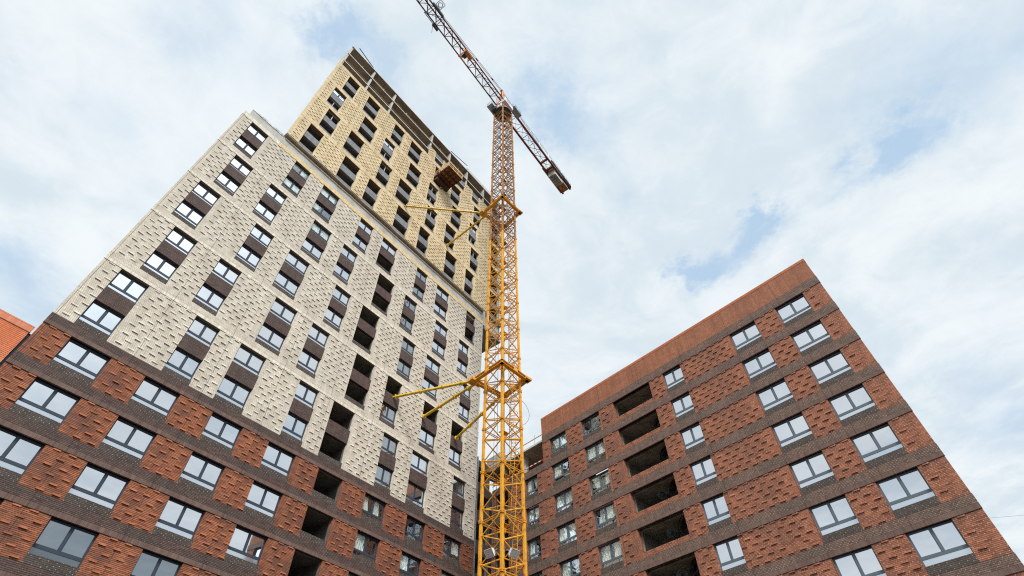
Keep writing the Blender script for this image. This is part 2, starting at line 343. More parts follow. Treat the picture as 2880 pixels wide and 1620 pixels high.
def put_window(F, parent, u, z, wd, kind, d=RD):
    """kind: sky / mess / film"""
    key = (id(F), round(wd, 2), kind)
    ax = F.T; M = Matrix((ax, F.n, Vector((0, 0, 1)))).transposed().to_4x4()
    if F is FR: flip = True
    else: flip = False
    if key not in wcache:
        fr, gl, ap = window_protos(F, wd, None, None, None)
        fmm = M_frame if F is not FR else M_frame2
        a = fr.build('window', fmm, parent)
        c = gl.build('glass', {'sky': M_glass, 'mess': M_mess, 'film': M_clear, 'dim': M_glassd}[kind], a)
        e = ap.build('apron_glass', {'sky': M_apron, 'mess': M_mess, 'film': M_mess, 'dim': M_aprond}[kind], a)
        lst = [a, c, e]
        if kind == 'film':
            bk = MB()
            for x0, x1, y0, y1, z0, z1 in ((0, wd, .9, .9, -1.75, 0),): bk.quad([(x0, y0, z0), (x1, y0, z0), (x1, y0, z1), (x0, y0, z1)])
            bk.quad([(0, .07, 0), (wd, .07, 0), (wd, .9, 0), (0, .9, 0)]); bk.quad([(0, .07, -1.75), (wd, .07, -1.75), (wd, .9, -1.75), (0, .9, -1.75)])
            for x in (0, wd): bk.quad([(x, .07, -1.75), (x, .9, -1.75), (x, .9, 0), (x, .07, 0)])
            lst.append(bk.build('room_lining', M_room, a))
        wcache[key] = lst
    else:
        a0 = wcache[key][0]; a = dup(a0, parent)
        lst = [a] + [dup(q, a) for q in wcache[key][1:]]
    M2 = M.copy(); M2.translation = F.p(u, z, d)
    # slight hung-sash tilt; right-block sky panes get an added turn to mirror open sky
    M2 = M2 @ Matrix.Rotation(R(random.uniform(-.25, .25)), 4, 'X') @ Matrix.Rotation(R(random.uniform(-.25, .25) - (1.3 if F is FR and kind == 'sky' else 0)), 4, 'Z')
    a.matrix_world = M2
    for q in lst[1:]: q.matrix_local = Matrix()
    if kind == 'film':                     # hanging crumpled sheets, each window its own
        fb = MB(); mc = wd / 2
        for x0, x1 in ((.07, mc - .06), (mc + .06, wd - .07)):
            if random.random() < .2: continue
            nx, nz = 16, 10; k1 = random.uniform(5, 9); ph = random.uniform(0, 6); cut = random.uniform(-1.5, -1.05); gap = random.choice((0, 0, .25, .5)); side = random.random() < .5
            gap *= (x1 - x0)
            base = len(fb.v)
            for j in range(nz + 1):
                t = j / nz; zz = -.08 + (cut + .08) * t
                g2 = gap * (t if side else 1 - t * .4)
                for i in range(nx + 1):
                    s_ = i / nx; xx = x0 + (x1 - x0 - g2) * s_
                    yy = .12 + .04 * math.sin(k1 * 2 * s_ * 3.1 + ph + 1.5 * math.sin(3 * t + ph)) + .02 * math.sin(23 * s_ + 9 * t)
                    fb.v.append((xx, yy, zz + .03 * math.sin(9 * s_ + ph) * t))
            for j in range(nz):
                for i in range(nx):
                    q = base + j * (nx + 1) + i; fb.f.append((q, q + 1, q + nx + 2, q + nx + 1)); fb.mi.append(0); fb.uv += [(0, 0)] * 4
        if fb.v:
            o = fb.build('plastic_sheet', M_film, a); o.matrix_local = Matrix()
    return a
roomc = {}
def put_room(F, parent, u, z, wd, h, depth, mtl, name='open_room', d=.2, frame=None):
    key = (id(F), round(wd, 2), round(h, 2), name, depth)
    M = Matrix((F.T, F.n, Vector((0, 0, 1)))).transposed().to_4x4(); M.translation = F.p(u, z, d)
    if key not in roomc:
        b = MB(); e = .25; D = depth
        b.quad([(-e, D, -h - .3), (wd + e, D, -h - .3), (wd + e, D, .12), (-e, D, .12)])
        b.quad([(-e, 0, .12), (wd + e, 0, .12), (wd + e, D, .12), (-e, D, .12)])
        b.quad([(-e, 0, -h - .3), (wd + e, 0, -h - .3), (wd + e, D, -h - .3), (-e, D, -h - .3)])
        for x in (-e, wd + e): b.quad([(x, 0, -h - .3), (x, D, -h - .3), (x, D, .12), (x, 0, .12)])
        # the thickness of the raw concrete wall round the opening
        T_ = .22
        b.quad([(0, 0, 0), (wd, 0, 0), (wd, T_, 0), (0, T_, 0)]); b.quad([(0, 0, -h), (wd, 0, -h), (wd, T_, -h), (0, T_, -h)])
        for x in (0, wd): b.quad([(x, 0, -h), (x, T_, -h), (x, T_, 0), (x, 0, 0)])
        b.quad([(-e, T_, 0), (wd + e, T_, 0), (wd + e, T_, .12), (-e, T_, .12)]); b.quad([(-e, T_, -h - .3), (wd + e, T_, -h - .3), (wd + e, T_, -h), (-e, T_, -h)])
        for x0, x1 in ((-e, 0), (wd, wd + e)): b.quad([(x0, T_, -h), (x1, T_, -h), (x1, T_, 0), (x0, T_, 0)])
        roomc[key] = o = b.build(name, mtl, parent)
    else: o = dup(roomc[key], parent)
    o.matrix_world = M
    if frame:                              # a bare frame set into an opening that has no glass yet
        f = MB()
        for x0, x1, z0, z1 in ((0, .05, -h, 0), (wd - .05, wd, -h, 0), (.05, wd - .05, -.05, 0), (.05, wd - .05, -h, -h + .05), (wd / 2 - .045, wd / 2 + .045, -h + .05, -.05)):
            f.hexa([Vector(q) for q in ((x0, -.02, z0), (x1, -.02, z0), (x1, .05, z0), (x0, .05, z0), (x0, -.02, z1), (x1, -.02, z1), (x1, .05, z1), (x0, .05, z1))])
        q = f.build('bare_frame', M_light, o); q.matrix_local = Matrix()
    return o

def piece(name, m_, parent, fn, *a, **k):
    b = MB(); fn(b, *a, **k); return b.build(name, m_, parent)
def panel(b, F, a, c, z0, z1, zr, d=0.0):      # infill below a window with its sloping sill
    wall(b, F, a, c, z0, z1, zr, d, 0)
    b.quad([F.p(a, z1, d), F.p(c, z1, d), F.p(c, z1, RD), F.p(a, z1, RD)], [(a, .5)] * 4, 0)
def band(b, F, u0, u1, zh, t=.78):             # stretcher band over a soldier course
    slab(b, F, u0, u1, zh + .268, zh + t, -.03, .1, ZR(zh), 0)
    slab(b, F, u0, u1, zh, zh + .268, -.045, .1, zh - .015, 1)
# ------------------------------------------------------------------ apartment tower (left)
tower = thing('apartment_tower', 'tall stepped apartment tower of red, cream and yellow brick with unfinished concrete top floors', 'building')
UA, UB = .35, 37.75
A = [(1.5, 3.42), (6.91, 8.81), (10.57, 12.8), (15.98, 17.88), (19.42, 21.7), (25.12, 26.97), (28.72, 30.97), (34.38, 36.22)]
B = [(2.26, 4.13), (6.1, 8.02), (11.36, 13.55), (15.2, 17.1), (20.25, 22.5), (24.26, 26.16), (29.3, 31.45), (33.5, 35.35)]
RDW = [(1.88, 4.22), (6.32, 8.67), (10.98, 13.3), (15.41, 17.75), (19.85, 22.15), (24.5, 26.8), (29.15, 31.4), (33.8, 36.1)]
TA = [(6.04, 7.93), (11.23, 13.54), (15.15, 17.02), (20.12, 22.4), (24.25, 26.12), (29.4, 31.6), (33.53, 35.33)]
TB = [(6.8, 8.68), (10.47, 12.69), (15.82, 17.76), (19.27, 21.6), (24.8, 26.75), (28.68, 30.85), (34.25, 36.08)]
U0L = .70
red, brn, wht, tan, gry = MB(), MB(), MB(), MB(), MB()
# red storeys
STUD_MI = 0
for r in range(0, 8):
    zh = -3.0 * r
    cells = RDW if r < 5 else []
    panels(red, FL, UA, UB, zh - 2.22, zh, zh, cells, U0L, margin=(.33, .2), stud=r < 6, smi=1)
    piece('brown_brick_band', [M_brn, M_brnsold], tower, band, FL, UA - .02, UB, zh)
    for i, (a, c) in enumerate(cells):
        piece('brown_panel', M_ash, tower, panel, FL, a, c, zh - 2.22, zh - 1.75, ZR(zh))
        wd = c - a
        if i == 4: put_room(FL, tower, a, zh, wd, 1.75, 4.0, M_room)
        elif i < 4: put_window(FL, tower, a, zh, wd, 'dim' if (r, i) in ((3, 0), (3, 1), (3, 2)) or r == 4 else 'sky')
        else: put_window(FL, tower, a, zh, wd, 'film')
# cream storeys, two to a row
OPEN = {(0, 4): 'oo', (0, 5): 'mm', (0, 7): 'sm', (1, 4): 'oo', (1, 5): 'om', (1, 6): 'os', (1, 7): 'os', (2, 4): 'oo', (2, 5): 'mm', (3, 4): 'oo', (3, 5): 'mm',
        (4, 1): 'ff', (4, 2): 'ff', (4, 4): 'so', (4, 5): 'mm', (4, 7): 'oo', (3, 2): 'fs'}
KD = {'s': 'sky', 'm': 'mess', 'f': 'film'}
for k in range(5):
    H = 6.0 * (k + 1); cells = A if k % 2 == 0 else B
    z0 = H - 5.22
    panels(wht, FL, UA, UB, z0, H, H, cells, U0L, margin=(.33, .15))
    if k < 4:
        slab(wht, FL, UA - .02, UB, H + .27, H + .775, -.03, .1, ZR(H), 0)
        slab(wht, FL, UA - .02, UB, H + .012, H + .268, -.03, .1, H - .0, 1)
    for i, (a, c) in enumerate(cells):
        wd = c - a; kk = OPEN.get((k, i), 'ss')
        piece('brown_panel', M_ash, tower, panel, FL, a, c, z0, H - 4.76, ZR(H), .012)
        piece('brown_spandrel', M_brn, tower, slab, FL, a, c, H - 3.0, H - 1.76, .012, RD + .06, ZR(H))
        for lvl, ch in ((0, kk[0]), (1, kk[1])):
            zz = H - 3.0 * lvl
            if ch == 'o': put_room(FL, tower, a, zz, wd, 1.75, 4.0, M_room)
            else: put_window(FL, tower, a, zz, wd, KD[ch])
    # soffit of the head, under the band
    for (a, c) in cells: wht.quad([FL.p(a, H, 0), FL.p(c, H, 0), FL.p(c, H, RD), FL.p(a, H, RD)], [(a, .5)] * 4, 0)
# head of the top cream row: cream on the left, yellow soldier course to the right
slab(wht, FL, UA - .02, 4.56, 30.012, 30.62, -.03, .42, 29.75, 1)
slab(wht, FL, UA, .85, 30.62, 30.72, -.03, .42, 29.9, 0)
# yellow storeys
TU0, TU1 = 4.56, 41.85
dT = -.03
class Off(Facade):
    def __init__(s, F, dd): s.__dict__.update(F.__dict__); s.O = F.O + F.n * dd
FT = Off(FL, dT)
slab(tan, FL, 4.565, 37.75, 30.012, 30.6, -.03, .42, 29.75, 1)
TOP = {(0, 6): 'oo', (1, 0): 'bo', (1, 2): 'bo', (1, 4): 'bo', (1, 6): 'bo', (2, 0): 'sb', (2, 2): 'sb', (2, 4): 'bb', (2, 6): 'sb'}
for k in range(5):
    H = 38.12 + 6.0 * k; cells = TA if k % 2 == 0 else TB; z0 = H - 5.17
    cells = cells + [(39.0, 41.0)]
    if k < 4:
        panels(tan, FT, TU0, TU1, z0, H, H, cells, U0L + 4.26, margin=(.33, .1), depth=.3)
        top = H + .83 if k < 3 else 57.0
        slab(tan, FT, TU0 - .015, TU1, H + .012, top - .004, -.02, .12, ZR(H), 0)
    else:
        cells = [c for c in cells if c[0] > 23]
        panels(tan, FT, 22.7, TU1, 57.0, 60.2, 62.12, cells, U0L + 4.26, depth=.3)
    for i, (a, c) in enumerate(cells):
        wd = c - a; kk = TOP.get((k, i), 'oo')
        piece('grey_sill_panel', M_grey, tower, slab, FT, a, c, z0, H - 4.7, .06, .3)
        za, zb = (H - 3.0, H - 1.78) if k < 4 else (59.12, 60.15)
        piece('grey_spandrel', M_grey, tower, slab, FT, a, c, za, zb, .10, .33)
        for lvl, ch in ((0, kk[0]), (1, kk[1])):
            if k == 4 and lvl == 0: continue
            zz = H - 3.0 * lvl
            if ch == 's': put_window(FT, tower, a, zz, wd, 'sky')
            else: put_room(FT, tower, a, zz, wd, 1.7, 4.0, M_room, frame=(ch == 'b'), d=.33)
        if k < 4: tan.quad([FT.p(a, H, 0), FT.p(c, H, 0), FT.p(c, H, .34), FT.p(a, H, .34)], [(a, .5)] * 4, 0)
slab(tan, FT, TU0, 4.9, 57.0, 59.1, 0, .3, ZR(56), 0)      # the brick pier left standing at the corner
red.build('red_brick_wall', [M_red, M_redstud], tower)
wht.build('cream_brick_wall', [M_wht, M_whtsold], tower)
tan.build('yellow_brick_wall', [M_tan, M_tansold], tower)
# concrete strip between the cream and the yellow brick, parapet, roof
c = MB()
slab(c, FL, .85, 4.6, 30.6, 32.5, .43, .7)
slab(c, FL, 4.6, TU1, 30.0, 32.97, .43, .7)
slab(c, FL, UA, UB, 30.0, 30.6, .425, .7)
c.build('concrete_wall', M_conc, tower)
c = MB(); slab(c, FL, .83, 4.62, 32.5, 32.8, .38, .75); c.build('roof_flashing', M_flash, tower)
c = MB(); slab(c, FL, TU0 + .02, TU1, 32.80, 32.955, .02, 3.0, 0); c.build('overhang_soffit', M_soff, tower)
c = MB(); slab(c, FL, TU0 + .3, UB, 32.40, 32.46, .30, .43, 0); c.build('slab_edge_strip', M_edge, tower)
SK = .14                                    # the end walls run parallel with the other wing
def endwall(b, F, u, z0, z1, depth, t=.35, d0=.02, s=1):
    P = F.p; a = [P(u, z0, d0), P(u + t * s, z0, d0), P(u + t * s + SK * depth, z0, depth), P(u + SK * depth, z0, depth)]
    b.hexa(a + [q + Vector((0, 0, z1 - z0)) for q in a])
c = MB()
endwall(c, FL, UA + .03, -23.6, 30.0, 18); endwall(c, FL, TU0 + .03, 33.0, 57.0, 15); endwall(c, FL, UB - .4, -23.6, 30.0, 18); endwall(c, FL, UB + .1, 30.0, 57.0, 3.8)
endwall(c, FL, TU1 - .4, 33.0, 60.0, 3.8)
P = FL.p
c.hexa([P(UA + 2.5, -23.6, 18), P(UB + 2.5, -23.6, 18), P(UB + 2.5, -23.6, 18.4), P(UA + 2.5, -23.6, 18.4)] + [P(UA + 2.5, 57, 18), P(UB + 2.5, 57, 18), P(UB + 2.5, 57, 18.4), P(UA + 2.5, 57, 18.4)])
c.hexa([P(UA + .4, 29.7, .3), P(UB - .4, 29.7, .3), P(UB + 2.1, 29.7, 18), P(UA + 2.9, 29.7, 18)] + [P(UA + .4, 30.0, .3), P(UB - .4, 30.0, .3), P(UB + 2.1, 30.0, 18), P(UA + 2.9, 30.0, 18)])
c.hexa([P(TU0 + .4, 56.6, .4), P(TU1 - .4, 56.6, .4), P(UB + .4, 56.6, 15), P(TU0 + 2.5, 56.6, 15)] + [P(TU0 + .4, 56.9, .4), P(TU1 - .4, 56.9, .4), P(UB + .4, 56.9, 15), P(TU0 + 2.5, 56.9, 15)])
c.build('concrete_shell', M_conc, tower)
c = MB(); slab(c, FL, UB + .02, TU1, 29.7, 30.0, .2, 3.8); slab(c, FL, UB + .02, TU1, 30.0, 32.9, 3.5, 3.8); c.build('side_overhang', M_soff, tower)
# open floors
for z, u0, dd in ((58.75, TU0 + .34, .08), (61.75, TU0 + .28, .02), (64.9, TU0 + .22, -.02)):
    b = MB(); P = FT.p
    lo = [P(u0, z, dd), P(TU1 - .2, z, dd), P(TU1 - .2 + 1, z, 7.5), P(u0 + SK * 14, z, 14)]
    b.hexa(lo + [q + Vector((0, 0, .2)) for q in lo]); o = b.build('floor_slab', M_soff, tower)
    b = MB(); slab(b, FT, u0 - .01, TU1 - .2, z + .01, z + .21, dd - .015, dd - .002); b.build('slab_edge', M_edge, tower)
cols = [4.95, 9.6, 14.15, 22.95, 27.4, 31.95, 36.5, 40.8]
for zz, zt in ((57.0, 58.75), (58.96, 61.75), (61.96, 64.9)):
    for u in cols:
        if zz == 57.0 and u > 22: continue
        b = MB(); slab(b, FT, u - .14, u + .14, zz - .1, zt - .002, .12, 1.0); b.build('column', M_concl, tower)
b = MB(); slab(b, FT, 7.0, 36.0, 57.0, 64.9, 7.0, 7.3); b.build('core_wall', M_room, tower)
b = MB()
def at(F, u, z, d=0.0): return F.p(u, z, d)
b.tube(at(FT, 5.75, 66.55), at(FT, 9.0, 65.2), .07); b.tube(at(FT, 27.2, 65.5), at(FT, 31.6, 66.6), .06)
b.tube(at(FT, 31.9, 65.1, .3), at(FT, 31.9, 66.2, .3), .09); b.tube(at(FT, 36.4, 65.1, .3), at(FT, 36.4, 66.2, .3), .09); b.tube(at(FT, 5.1, 65.1, .3), at(FT, 5.1, 65.95, .3), .12)
b.build('roof_props', M_navy, tower)
b = MB()
for (ua, ub, z) in ((31.9, 41.4, 66.1), (31.9, 41.4, 65.6), (17, 27.4, 62.55), (5.3, 20, 59.6), (23.2, 31, 62.5), (9.6, 16, 62.6)): b.tube(at(FT, ua, z, .15), at(FT, ub, z, .15), .03)
for u in (7.6, 12, 17, 25, 29.6): b.tube(at(FT, u, 61.9, .15), at(FT, u, 62.8, .15), .035)
b.build('guard_rail', M_timb, tower)
wallrail = None

# ------------------------------------------------------------------ red brick block (right)
block = thing('brick_apartment_block', 'lower red brick block with brown bands and open loggias, right of the crane', 'building')
RU0, RU1 = 1.83, 31.28; WU = 38.7
C = [(3.29, 5.62), (7.44, 9.72), (14.66, 16.5), (17.97, 22.13), (23.85, 26.1), (28.1, 30.28)]
CW = [(32.22, 33.9), (36.3, 38.2)]
U0R = 22.76 - 60 * BW
red, brn, pl = MB(), MB(), MB()
for r in range(0, 10):
    zh = -3.0 * r; cells = C if r < 8 else []
    if cells:
        panels(red, FR, RU0, 17.97, zh - 2.22, zh, zh, C[:3], U0R, margin=(.45, .3), depth=.2)
        panels(red, FR, 22.13, RU1, zh - 2.22, zh, zh, C[4:], U0R, margin=(.3, .1), depth=.2)
        piece('loggia_parapet', M_redR, block, slab, FR, 17.972, 22.128, zh - 2.24, zh - 1.8, -.01, .3, ZR(zh))
        for u in (17.97, 22.13): red.quad([FR.p(u, zh - 1.8, 0), FR.p(u, zh, 0), FR.p(u, zh, .45), FR.p(u, zh - 1.8, .45)], [(u, 0), (u, 1.8), (u + .45, 1.8), (u + .45, 0)])
    else: wall(red, FR, RU0, RU1, zh - 2.22, zh, ZR(zh), 0)
    ub = RU1 if r == 0 else WU
    piece('brown_brick_band', [M_brnR, M_brnsold], block, band, FR, RU0 - .02, ub, zh)
    for i, (a, c_) in enumerate(cells):
        wd = c_ - a
        if i == 3:
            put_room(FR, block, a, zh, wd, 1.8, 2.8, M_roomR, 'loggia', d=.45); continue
        piece('brown_panel', M_ash, block, panel, FR, a, c_, zh - 2.22, zh - 1.75, ZR(zh))
        put_window(FR, block, a, zh, wd, 'sky' if i < 3 else 'film')
    if r >= 1 and cells:
        panels(red, FR, RU1 + .003, WU, zh - 2.22, zh, zh, CW, U0R, margin=(.05, .1), depth=.2)
        for i, (a, c_) in enumerate(CW):
            piece('brown_panel', M_ash, block, panel, FR, a, c_, zh - 2.22, zh - 1.75, ZR(zh))
            if i == 0: put_window(FR, block, a, zh, c_ - a, 'film')
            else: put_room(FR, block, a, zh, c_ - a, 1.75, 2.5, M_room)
wall(pl, FR, RU0, RU1, .78, 2.76, ZR(0), .015, 0)
cop = MB(); slab(cop, FR, RU0, RU1, 2.76, 3.02, .0, .3, 2.74, 0)
wall(red, FR, RU1 + .003, WU, -2.22, -2.221, 0, 0)
red.build('red_brick_wall', M_redR, block)
M_redsold = masonry('red coping course', CH, .30, [(.36, .12, .055), (.42, .14, .065)], (.2, .07, .04), (.2, .075, .045), bedf=.03, headf=.1, bond=0, joints=False)
pl.build('parapet_wall', M_redplain, block); cop.build('parapet_coping', M_redsold, block)
P = FR.p; c = MB()
endwall(c, FR, RU0 + .03, -32.6, 2.9, 15)
a = [P(RU1 - .35, -2.2, .02), P(RU1, -2.2, .02), P(RU1, -2.2, 8), P(RU1 - .35, -2.2, 8)]; c.hexa(a + [q + Vector((0, 0, 5.15)) for q in a])
a = [P(RU0 + .4, 2.2, .3), P(RU1 - .35, 2.2, .3), P(RU1 - .35, 2.2, 14), P(RU0 + 2.4, 2.2, 14)]; c.hexa(a + [q + Vector((0, 0, .3)) for q in a])
a = [P(RU0 + 2.4, -32.6, 14.6), P(WU, -32.6, 14.6), P(WU, -32.6, 15), P(RU0 + 2.4, -32.6, 15)]; c.hexa(a + [q + Vector((0, 0, 34)) for q in a])
c.build('end_wall', M_redplain, block)
c = MB()
a = [P(RU1 + .01, .22, .0), P(WU + 1.4, .22, .0), P(WU + 1.4, .22, 3.4), P(RU1 + .01, .22, 3.4)]; c.hexa(a + [q + Vector((0, 0, .2)) for q in a])
a = [P(RU1 + .01, -2.5, .1), P(WU, -2.5, .1), P(WU, -2.5, 5), P(RU1 + .01, -2.5, 5)]; c.hexa(a + [q + Vector((0, 0, .25)) for q in a])
a = [P(RU1 + .01, -2.25, 2.9), P(WU + 1, -2.25, 2.9), P(WU + 1, -2.25, 3.1), P(RU1 + .01, -2.25, 3.1)]; c.hexa(a + [q + Vector((0, 0, 2.46)) for q in a])
c.build('terrace_slab', M_soff, block)
c = MB(); slab(c, FR, RU1 + .01, WU + 1.4, .225, .43, -.03, -.002); c.build('slab_edge', M_concl, block)
for u in (34.6, 37.8):
    c = MB(); slab(c, FR, u - .25, u + .25, -2.25, .215, .6, 1.1); c.build('column', M_concl, block)
c = MB(); c.tube(P(RU1, 1.15, .1), P(WU + 1, 1.15, .1), .05)
c.build('timber_rail', M_timb, block)
c = MB()
for u in (32.4, 34.4, 36.4, 38.4): c.tube(P(u, .4, .1), P(u, 1.6, .1), .025)
c.build('rail_post', M_rail, block)
# lift housing and props standing on the corner roof
c = MB(); X = P(39.6, .4, 2.2); c.box(X + Vector((0, 0, 1.2)), 2.6, 2.2, 2.4, R(45)); c.build('lift_housing', M_concl, block)
c = MB()
for q in range(7):
    a = P(35.6 + q * .7, .4, 1.0 + .3 * (q % 3)); c.tube(a, a + Vector((random.uniform(-.6, .6), random.uniform(-.3, .3), random.uniform(1.6, 3.2))), .03)
c.build('scaffold_props', M_rail, block)
# inner corner of the courtyard: brown brick piers and loggias continuing the tower line
cor = MB(); corr = MB()
zc_ = 9.0
for r in range(0, 9):
    zh = zc_ - 3.0 * r
    slab(corr, FL, UB + .06, 40.25, zh + (.0), zh + .78, .35, .5, ZR(zh), 0)
    wall(corr, FL, UB + .06, 38.45, zh - 2.22, zh, ZR(zh), .4, 0)
    slab(corr, FL, 38.45, 40.25, zh - 2.22, zh - 1.75, .35, .5, ZR(zh), 0)
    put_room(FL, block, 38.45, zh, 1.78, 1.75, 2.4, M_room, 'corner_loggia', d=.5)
corr.build('corner_brown_wall', [M_brn], block)
c = MB(); slab(c, FL, 37.9, 47, -23.6, 9.2, 3.1, 3.4); slab(c, FR, RU1 - .3, 47, -32.6, .0, 5.3, 5.6); slab(c, FL, 37.9, 38.1, -23.6, 9.2, .6, 3.1)
c.build('corner_shell', M_room, block)
c = MB(); slab(c, FL, 37.86, 37.98, -20, 9.8, -.02, .3); c.build('corner_trim', M_rail, block)

# ------------------------------------------------------------------ neighbour at the far left
nb = thing('neighbour_building', 'plain orange-red brick building end at the left edge with a coping course on top', 'building')
b = MB(); wall(b, FL, -14, .20, -23.6, -1.0, -30, 0.0, 0); wall(b, FL, -14, .20, -1.0, -.72, -1.0, -.02, 1)
slab(b, FL, -14, .26, -.98, -.55, -.03, .3, -1.0 + .02, 1)
slab(b, FL, -14, .2, -3.3, -2.98, -.02, .1, -3.32, 1)
b.build('brick_wall', [M_nbr, M_nbrsold], nb)
b = MB(); slab(b, FL, -14, .2, -23.6, -.8, .02, 8); b.build('building_body', M_conc, nb)
b = MB(); slab(b, FL, .205, .36, -23.6, -1.0, .06, .3); b.build('gap_shade_strip', M_dark, nb)  # near-black strip: the shade of the narrow gap put into its colour

# ------------------------------------------------------------------ tower crane
AX = Vector((-1.03, 38.2, 0)); HD = 1.57
crane = thing('tower_crane', 'tall yellow lattice tower crane tied by struts to the tower, jib reaching up left', 'crane', (AX.x, AX.y, 0))
INV = Matrix.Translation(-Vector((AX.x, AX.y, 0)))
def cpart(b, name, m_, parent=None):
    o = b.build(name, m_); o.parent = parent or crane
    o.matrix_parent_inverse = Matrix() if parent else INV
    return o
Z0 = -1.29 + EYE
corners = [Vector((0, -HD, 0)), Vector((HD, 0, 0)), Vector((0, HD, 0)), Vector((-HD, 0, 0))]     # near, right, back, left
def mast_mesh(low):
    b = MB(); s = .19
    for i, c0 in enumerate(corners):
        b.box(c0 + Vector((0, 0, 2)), s, s, 3.999, R(45))
        b.box(c0 + Vector((0, 0, 3.93)), s + .09, s + .09, .10, R(45)); b.box(c0 + Vector((0, 0, .07)), s + .09, s + .09, .10, R(45))
    for i in range(4):
        a, c0 = corners[i], corners[(i + 1) % 4]
        near, side = (a, c0) if i % 2 == 0 else (c0, a)          # near/back nodes even, side nodes odd
        din = (c0 - a).normalized() * .12
        na = near + (side - near).normalized() * .13; sa = side + (near - side).normalized() * .13
        zs = [0.05, .95, 2.02, 2.95, 3.97]
        for k in range(4):
            p, q = (na, sa) if k % 2 == 0 else (sa, na)
            b.tube(p + Vector((0, 0, zs[k])), q + Vector((0, 0, zs[k + 1])), .05, 6)
        for dz in (-.06, -.22): b.tube(na + Vector((0, 0, dz + .05)), sa + Vector((0, 0, dz + .05)), .042, 5)
        # gussets
        t = (side - near).normalized()
        for zz in (0.0,): b.box(near + t * .2 + Vector((0, 0, zz)), .32, .05, .42, math.atan2(t.y, t.x))
    return b
ladder = MB()
lx = Vector((.55, .25, 0)); ly = Vector((.36, -.18, 0))
for s_ in (0, 1): ladder.tube(lx + ly * s_, lx + ly * s_ + Vector((.25, .1, 4)), .03)
for q in range(12):
    o_ = Vector((.25, .1, 4)) * (q / 12 + .03); ladder.tube(lx + o_, lx + ly + o_, .018, 4)
for q in range(3):
    o_ = Vector((.25, .1, 4)) * (.2 + q * .3); ladder.ring(lx + ly * .5 + o_ + Vector((.1, .28, 0)), .36, .022, (1, 0, 0), (0, 1, 0), 12)
for hz in (.02,):
    ladder.box(Vector((.1, .55, hz)), .8, .5, .03, R(45))
    for p, q in (((0, -HD), (0, HD)),): ladder.tube((p[0], p[1], hz + .05), (q[0], q[1], hz + .05), .03)
NSEC = 24
protos = {}
for k in range(NSEC):
    kind = 'hi' if k > 13 else 'lo'
    if kind not in protos:
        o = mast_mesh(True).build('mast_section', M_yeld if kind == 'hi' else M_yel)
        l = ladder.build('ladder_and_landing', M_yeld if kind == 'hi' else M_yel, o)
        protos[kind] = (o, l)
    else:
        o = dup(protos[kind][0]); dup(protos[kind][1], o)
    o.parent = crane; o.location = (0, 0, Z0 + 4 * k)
    if kind == 'lo' and k < 12: pass
ZT = Z0 + 4 * NSEC
# collars with their struts
def collar(zc, arms):
    b = MB(); hd = 2.45; z = zc + EYE
    cs = [AX + Vector((0, -hd - .1, z)), AX + Vector((hd - .2, 0, z)), AX + Vector((0, hd, z)), AX + Vector((-hd - .2, 0, z))]
    for i in range(4):
        a, c0 = cs[i], cs[(i + 1) % 4]; t = (c0 - a).normalized(); nrm = Vector((t.y, -t.x, 0))
        for off, hgt, wdt in ((0, .34, .05), (.0, .05, .34)):
            for sg in ((-1, 1) if wdt == .34 else (0,)):
                mid = (a + c0) / 2 + nrm * off + Vector((0, 0, sg * .17)); L = (c0 - a).length + .3
                b.box(mid, L, wdt, hgt, math.atan2(t.y, t.x))
        b.box((a + c0) / 2, .5, .36, .3, math.atan2(t.y, t.x))
        # knees to the chords
        ch = AX + corners[i] + Vector((0, 0, z)); b.tube(a, ch, .09)
    lt = cs[3]; b.box(lt + Vector((-.1, 0, -.06)), .8, .8, .28, R(45)); b.box(lt + Vector((.35, .2, -.25)), .5, .4, .3, R(45))
    rt = cs[1]; b.box(rt, .7, .6, .24, R(45))
    cpart(b, 'mast_collar', M_yel)
    for (s_, e_) in arms:
        b = MB(); s2 = cs[3] if s_ == 'L' else (AX + Vector((s_[0], s_[1], z))); e2 = e_
        d = (e2 - s2); r = .135
        b.tube(s2, s2 + d * .93, r, 10); b.tube(s2 + d * .93, e2, r * .6, 8)
        for f in (.14, .15, .36, .37, .62, .63, .92): b.tube(s2 + d * f, s2 + d * (f + .006), r * 1.7, 10)
        cpart(b, 'tie_strut', M_tie)
zl, zu = 10.0 + 22.08, 38.9 + 22.08
collar(zl, [('L', FL.p(25.2, 10.0, .35)), ((-2.4, .3), FL.p(29.35, 9.95, .35)), ((-.3, 2.4), FL.p(34.25, 9.95, .35))])
collar(zu, [('L', FL.p(20.6, 38.95, .3)), ((-2.3, .4), FL.p(29.3, 38.95, .3))])
